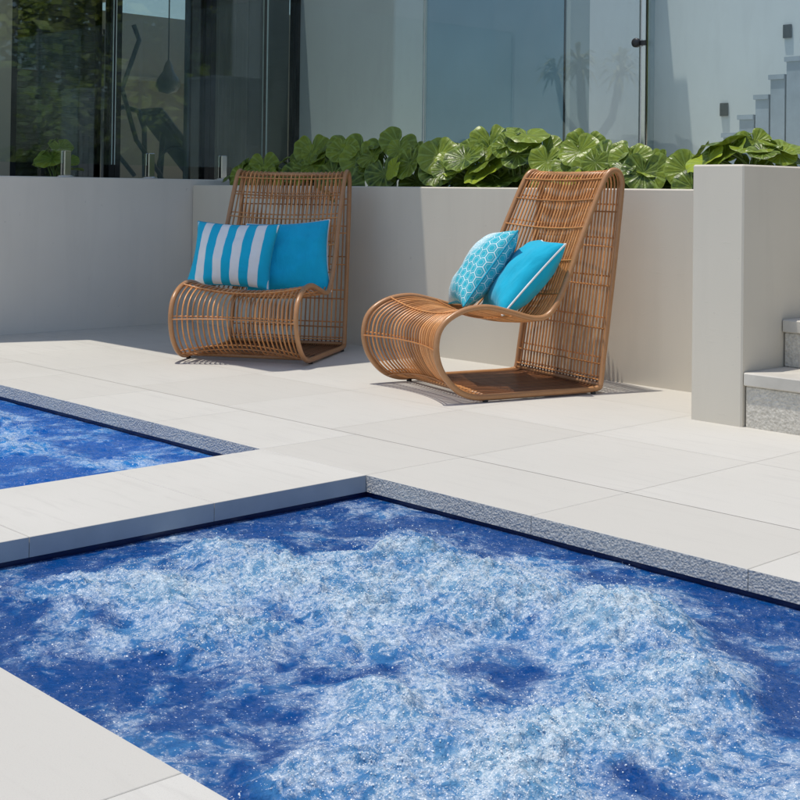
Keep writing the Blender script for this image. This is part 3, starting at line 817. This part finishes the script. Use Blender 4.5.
def cushion(label, a, b_, T, fabric, cord, pose, u, wv, z, yaw, lean, roll, seed):
    m, pipe = cushion_mesh(a, b_, T, seed)
    o = m.build('cushion', M[fabric])
    ss = np.linspace(-1, 1, 801); hh = T*np.maximum(0, 1-ss*ss)**.42        # arc length over the bulge
    def arc(half):
        L = np.concatenate([[0], np.cumsum(np.hypot(np.diff(ss*half), np.diff(hh)))]); return L-L[-1]/2
    La, Lb = arc(a), arc(b_); n_ = 44
    q_ = -np.cos(PI*np.arange(n_+1)/n_); U, V_ = np.meshgrid(np.interp(q_, ss, La), np.interp(q_, ss, Lb))
    cl = np.stack([U, V_, np.zeros_like(U)], -1).reshape(-1, 3); cl = np.concatenate([cl, cl+.013]).astype(np.float32)
    o.data.attributes.new('cloth', 'FLOAT_VECTOR', 'POINT').data.foreach_set('vector', cl.ravel())
    p = MB(); p.tube(pipe, .0042, 6, closed=True); p.build('piping', M[cord], o)
    x, y, th = POSE[pose]; c, s = math.cos(th), math.sin(th)
    o.location = (x+u*c+wv*s, y+u*s-wv*c, z)
    # local frame: x = chair right, z = chair front (-u), y = up; then lean, roll and yaw
    right = Vector((s, -c, 0)); front = Vector((-c, -s, 0)); up = Vector((0, 0, 1))
    base = Matrix((right, up, front)).transposed()
    R = base @ Matrix.Rotation(yaw, 3, 'Y') @ Matrix.Rotation(-lean, 3, 'X') @ Matrix.Rotation(roll, 3, 'Z')
    o.rotation_euler = R.to_euler()
    return tag(o, label, 'cushion', 'cushions on the rattan chairs')
rad = math.radians
cushion('blue and white striped cushion at the front of the shaded chair', .235, .175, .075, 'stripe', 'teal_cord', 'L', .275, -.190, .510, rad(-4), rad(20), rad(-1), 1)
cushion('plain bright blue cushion tucked behind the striped one', .22, .20, .07, 'blue', 'white_cord', 'L', .385, .075, .50, rad(12), rad(24), rad(4), 2)
cushion('pale teal cushion with white honeycomb pattern on the sunlit chair', .20, .20, .085, 'comb', 'teal_cord', 'R', .255, -.09, .515, rad(-24), rad(36), rad(4), 3)
cushion('plain turquoise cushion with white piping on the sunlit chair', .20, .20, .088, 'teal', 'white_cord', 'R', .335, .110, .490, rad(-20), rad(42), rad(0), 4)

# ------------------------------------------------------------------ round-leaved plants
def leaf(m, vein, c, nrm, tow, r, rnd):
    """kidney shaped dished leaf; 'tow' points from the notch to the tip"""
    nrm = nrm.normalized(); t = (tow-nrm*tow.dot(nrm)).normalized(); b_ = nrm.cross(t)
    i0 = len(m.v); NR, NA = 6, 72
    m.v.append(tuple(c)); vein.append(1.0)
    ph = rnd.random()*6; wav = rnd.uniform(.01, .05); dish = rnd.uniform(.05, .26); fold = rnd.uniform(-.06, .14); asp = rnd.uniform(.98, 1.14)
    for i in range(1, NR+1):
        f = i/NR
        for k in range(NA):
            a = -PI+2*PI*(k+.5)/NA
            rr = r*f*(1-.60*math.exp(-((abs(a)-PI)/.22)**2)*f)*(1+.02*math.sin(9*a+ph)*f+.012*math.cos(12*a)*f)
            h = r*(dish*f**1.6+wav*math.sin(3*a+ph)*f**2-.017*math.cos(12*a)*f*(1.2-f*.4)-.05*max(0, f-.8)*5*(1+math.sin(5*a+ph)) - fold*.4*f*f*math.cos(a)**2+fold*.3*abs(math.sin(a))*f)
            p = c+t*(rr*math.cos(a))+b_*(rr*math.sin(a)*asp)+nrm*h
            m.v.append(tuple(p)); vein.append(1.0 if (k % 6 == 2 or k % 6 == 3) else (.8 if i == NR else 0.0))
    for k in range(NA-1): m.face((i0, i0+1+k, i0+2+k), 0, True)
    for i in range(NR-1):
        for k in range(NA-1):
            q = i0+1+i*NA+k; m.face((q, q+NA, q+NA+1, q+1), 0, True)
def plant(x, y, z, n, spread, hmin, hmax, rmin, rmax, seed, label, group, bias=(.22, -.62), tilt=(.25, 1.9)):
    rnd = random.Random(seed)
    root = empty('round_leaved_plant', (x, y, z))
    m = MB(); vein = []; s_ = MB()
    for k in range(n):
        a = 2*PI*k*.618+rnd.uniform(-.4, .4); d = spread*math.sqrt((k+.5)/n)
        hh = max(hmin, hmax-(hmax-hmin)*(k/n)*rnd.uniform(.55, 1.25))
        top = Vector((d*math.cos(a)+bias[0]*.3, d*math.sin(a)*.55+bias[1]*.16, hh))
        out = Vector((math.cos(a)*.8+bias[0], math.sin(a)*.6+bias[1]*1.6, 0))
        tl = rnd.uniform(*tilt)
        nrm = Vector((out.x*tl, out.y*tl, 1))
        r = rnd.uniform(rmin*.7, rmax*1.08)
        if x > -5.4 and group: top.y = max(top.y, 4.862+.92*r-y) if x < -3.3 else max(top.y, 4.862+.6*r-y)
        leaf(m, vein, top, nrm, out+Vector((rnd.uniform(-.5, .5), rnd.uniform(-.5, .5), -.3)), r, rnd)
        b0 = Vector((rnd.uniform(-.03, .03), rnd.uniform(-.03, .03), -.02))
        mid = b0.lerp(top, .55)+Vector((0, 0, .05))-out*.02
        pts = [b0.lerp(mid, t)*(1-t)+mid.lerp(top, t)*t for t in (0, .25, .5, .75, 1)]
        s_.tube(pts, [.006, .0055, .005, .0045, .004], 6)
    lo = m.build('leaves', M['leaf'], root)
    at = lo.data.attributes.new('vein', 'FLOAT', 'POINT'); at.data.foreach_set('value', vein)
    s_.build('stalks', M['stem'], root)
    return tag(root, label, 'plant', group)
ZS = .82
G = 'round leaved plants in the planter'
PX = [(-6.72, 5.14, 'low dark round-leaved plant beside the left chair top'), (-6.32, 5.2, 'dark shaded round-leaved plant above the back of the left chair'), (-5.92, 5.12, 'dark shaded plant just right of the left chair top'),
      (-5.55, 5.18, 'shaded plant with one big leaf hanging over the wall'), (-5.17, 5.12, 'plant half in sun where the shadow edge crosses the wall'), (-4.86, 5.2, 'tall sunlit plant left of the sunlit chair'),
      (-4.52, 5.10, 'sunlit plant with the tallest leaves behind the sunlit chair'), (-4.22, 5.2, 'sunlit plant directly behind the sunlit chair top'), (-3.92, 5.12, 'sunlit plant just right of the sunlit chair top'),
      (-3.62, 5.18, 'small sunlit plant right beside the tall wall end'), (-3.36, 5.26, 'low plant tucked against the tall wall end')]
for k, (x, y, lab) in enumerate(PX):
    tall = {4: .25, 5: .29, 6: .32, 7: .26, 8: .21, 9: .17, 10: .16, 0: .18, 1: .27, 2: .30, 3: .30}[k]
    plant(x, y, ZS, 19 if k not in (0, 9, 10) else 13, .30, .04, tall, .072, .112, 100+k, lab, G)
plant(-3.16, 5.10, .93, 15, .28, .05, .15, .08, .115, 137, 'bright sunlit plant spilling over the top of the tall wall end', G, bias=(-.1, -.2))
tp = plant(-7.75, 4.22, ZT, 8, .16, .10, .27, .07, .10, 140, 'small plant on the terrace behind the glass, before the dark blind', None, bias=(.3, -.2))

# ------------------------------------------------------------------ trees mirrored in the glass
def tree(name, x, y, h, cr, seed, label, base=-.03, n=7000):
    rnd = random.Random(seed); root = empty(name, (x, y, base))
    t = MB(); t.tube([(0, 0, 0), (.1, .05, h*.3), (.05, .1, h*.6), (0, 0, h*.9)], [.16, .13, .09, .03], 10)
    cl = []
    for k in range(14):
        a = rnd.random()*2*PI; zz = h*rnd.uniform(.16, .95); d = cr*rnd.uniform(.3, .85)
        e = (d*math.cos(a), d*math.sin(a), zz); cl.append(e)
        t.tube([(.05, .05, zz*.6), ((e[0])*.5, e[1]*.5, zz*.85), e], [.05, .035, .012], 6)
    t.build('trunk', M['bark'], root)
    c = MB()
    for k in range(n):
        e = Vector(rnd.choice(cl)); q = Vector((rnd.gauss(0, 1), rnd.gauss(0, 1), rnd.gauss(0, .8)))*cr*.22+e
        u = Vector((rnd.gauss(0, 1), rnd.gauss(0, 1), rnd.gauss(0, 1))).normalized(); v = u.orthogonal().normalized(); r = rnd.uniform(.08, .18)
        c.quad(tuple(q-u*r), tuple(q+v*r*.5), tuple(q+u*r), tuple(q-v*r*.5))
    c.build('crown', M['treeleaf'], root)
    return tag(root, label, 'tree', 'trees mirrored in the glass doors')
tree('broadleaf_tree', .5, 10.2, 5.2, 1.9, 1, 'leafy tree seen only as a green reflection in the first door')
tree('broadleaf_tree', -2.6, 11.6, 6.6, 2.3, 5, 'leafy tree seen only as a green reflection nearest the far stairs')
tree('broadleaf_tree', 2.2, 12.4, 6.6, 2.4, 6, 'leafy tree seen only as a green reflection behind the first one')
tree('broadleaf_tree', 3.5, 15.5, 6.5, 2.6, 2, 'leafy tree seen only as a green reflection in the middle door')
tree('broadleaf_tree', -1.0, 13.8, 7.4, 2.7, 3, 'leafy tree seen only as a green reflection in the far door')
tree('broadleaf_tree', 6.5, 13.0, 6.5, 2.6, 4, 'leafy tree seen only as a green reflection left in the doors')
def palm(x, y, h, seed, label):
    rnd = random.Random(seed); root = empty('palm_tree', (x, y, -.03))
    t = MB(); heads = []
    t.tube([(0, 0, 0), (.3, -.2, h*.3), (.55, -.5, h*.5)], [.14, .12, .10], 8)
    for k in range(5):
        a = k*1.256; e = Vector((.55+.6*math.cos(a), -.5+.6*math.sin(a), h*rnd.uniform(.85, 1.05))); heads.append(e)
        t.tube([(.55, -.5, h*.5), (.55+.45*math.cos(a), -.5+.45*math.sin(a), h*.68), tuple(e)], [.08, .06, .045], 7)
    t.build('trunk', M['palebark'], root); c = MB()
    for e in heads:
        for k in range(46):
            d = Vector((rnd.gauss(0, 1), rnd.gauss(0, 1), rnd.gauss(.25, .7))).normalized(); L = rnd.uniform(.32, .55)
            s_ = d.cross(Vector((0, 0, 1))).normalized()*.03
            mid = e+d*L*.6; tip = e+d*L-Vector((0, 0, L*.35))
            c.quad(tuple(e-s_*.4), tuple(mid-s_), tuple(mid+s_), tuple(e+s_*.4)); i = len(c.v); c.v += [tuple(mid-s_), tuple(tip), tuple(mid+s_)]; c.face((i, i+1, i+2))
    c.build('crown', M['palmleaf'], root)
    return tag(root, label, 'tree')
palm(-14.7, -6.2, 3.2, 3, 'branching palm seen only as a faint reflection in the glass fence')

# ------------------------------------------------------------------ light, sky, camera
KX, KY = .11, .17
sunv = Vector((-KX, -KY, 1)).normalized()
sd = bpy.data.lights.new('sun', 'SUN'); sd.energy = 2.85; sd.angle = math.radians(.53); sd.color = (1, .94, .845)
so = bpy.data.objects.new('sun', sd); COL.objects.link(so)
so.rotation_euler = sunv.to_track_quat('Z', 'Y').to_euler()
world = bpy.data.worlds.new('World'); scene.world = world; world.use_nodes = True
nt = world.node_tree; nt.nodes.clear()
wo = nt.nodes.new('ShaderNodeOutputWorld'); bg = nt.nodes.new('ShaderNodeBackground'); sk = nt.nodes.new('ShaderNodeTexSky')
sk.sky_type = 'NISHITA'; sk.sun_disc = False
sk.sun_elevation = math.asin(sunv.z); sk.sun_rotation = math.atan2(sunv.x, sunv.y)
sk.altitude = 0; sk.air_density = 1.0; sk.dust_density = 1.0; sk.ozone_density = 1.0
bg.inputs['Strength'].default_value = .12
nt.links.new(sk.outputs[0], bg.inputs['Color']); nt.links.new(bg.outputs[0], wo.inputs['Surface'])

cam = bpy.data.cameras.new('camera'); co = bpy.data.objects.new('camera', cam); COL.objects.link(co)
f_px, cy_px, yaw, pit, rol = 1326.28, 171.74, .8169, -.0149, .0125
cy_, sy_ = math.cos(yaw), math.sin(yaw); cp, sp_ = math.cos(pit), math.sin(pit); cr, sr = math.cos(rol), math.sin(rol)
Rm = Matrix(((cr, -sr, 0), (sr, cr, 0), (0, 0, 1))) @ Matrix(((1, 0, 0), (0, cp, -sp_), (0, sp_, cp))) @ Matrix(((cy_, 0, sy_), (0, 1, 0), (-sy_, 0, cy_)))
tw = lambda r: Vector((r[0], r[2], -r[1]))
right, down, fwd = tw(Rm[0]), tw(Rm[1]), tw(Rm[2])
mw = Matrix((right, -down, -fwd)).transposed().to_4x4(); mw.translation = Vector((0, 0, .85))
co.matrix_world = mw
cam.sensor_width = 36; cam.lens = f_px/800*36; cam.shift_x = 0; cam.shift_y = -(400-cy_px)/800
cam.clip_start = .05; cam.clip_end = 1000
scene.camera = co
scene.view_settings.view_transform = 'Standard'; scene.view_settings.look = 'None'
scene.view_settings.exposure = .17; scene.view_settings.gamma = 1; scene.view_settings.use_curve_mapping = False
scene.cycles.max_bounces = 10; scene.cycles.transparent_max_bounces = 16; scene.cycles.caustics_reflective = False; scene.cycles.caustics_refractive = False
scene.cycles.sample_clamp_indirect = 6
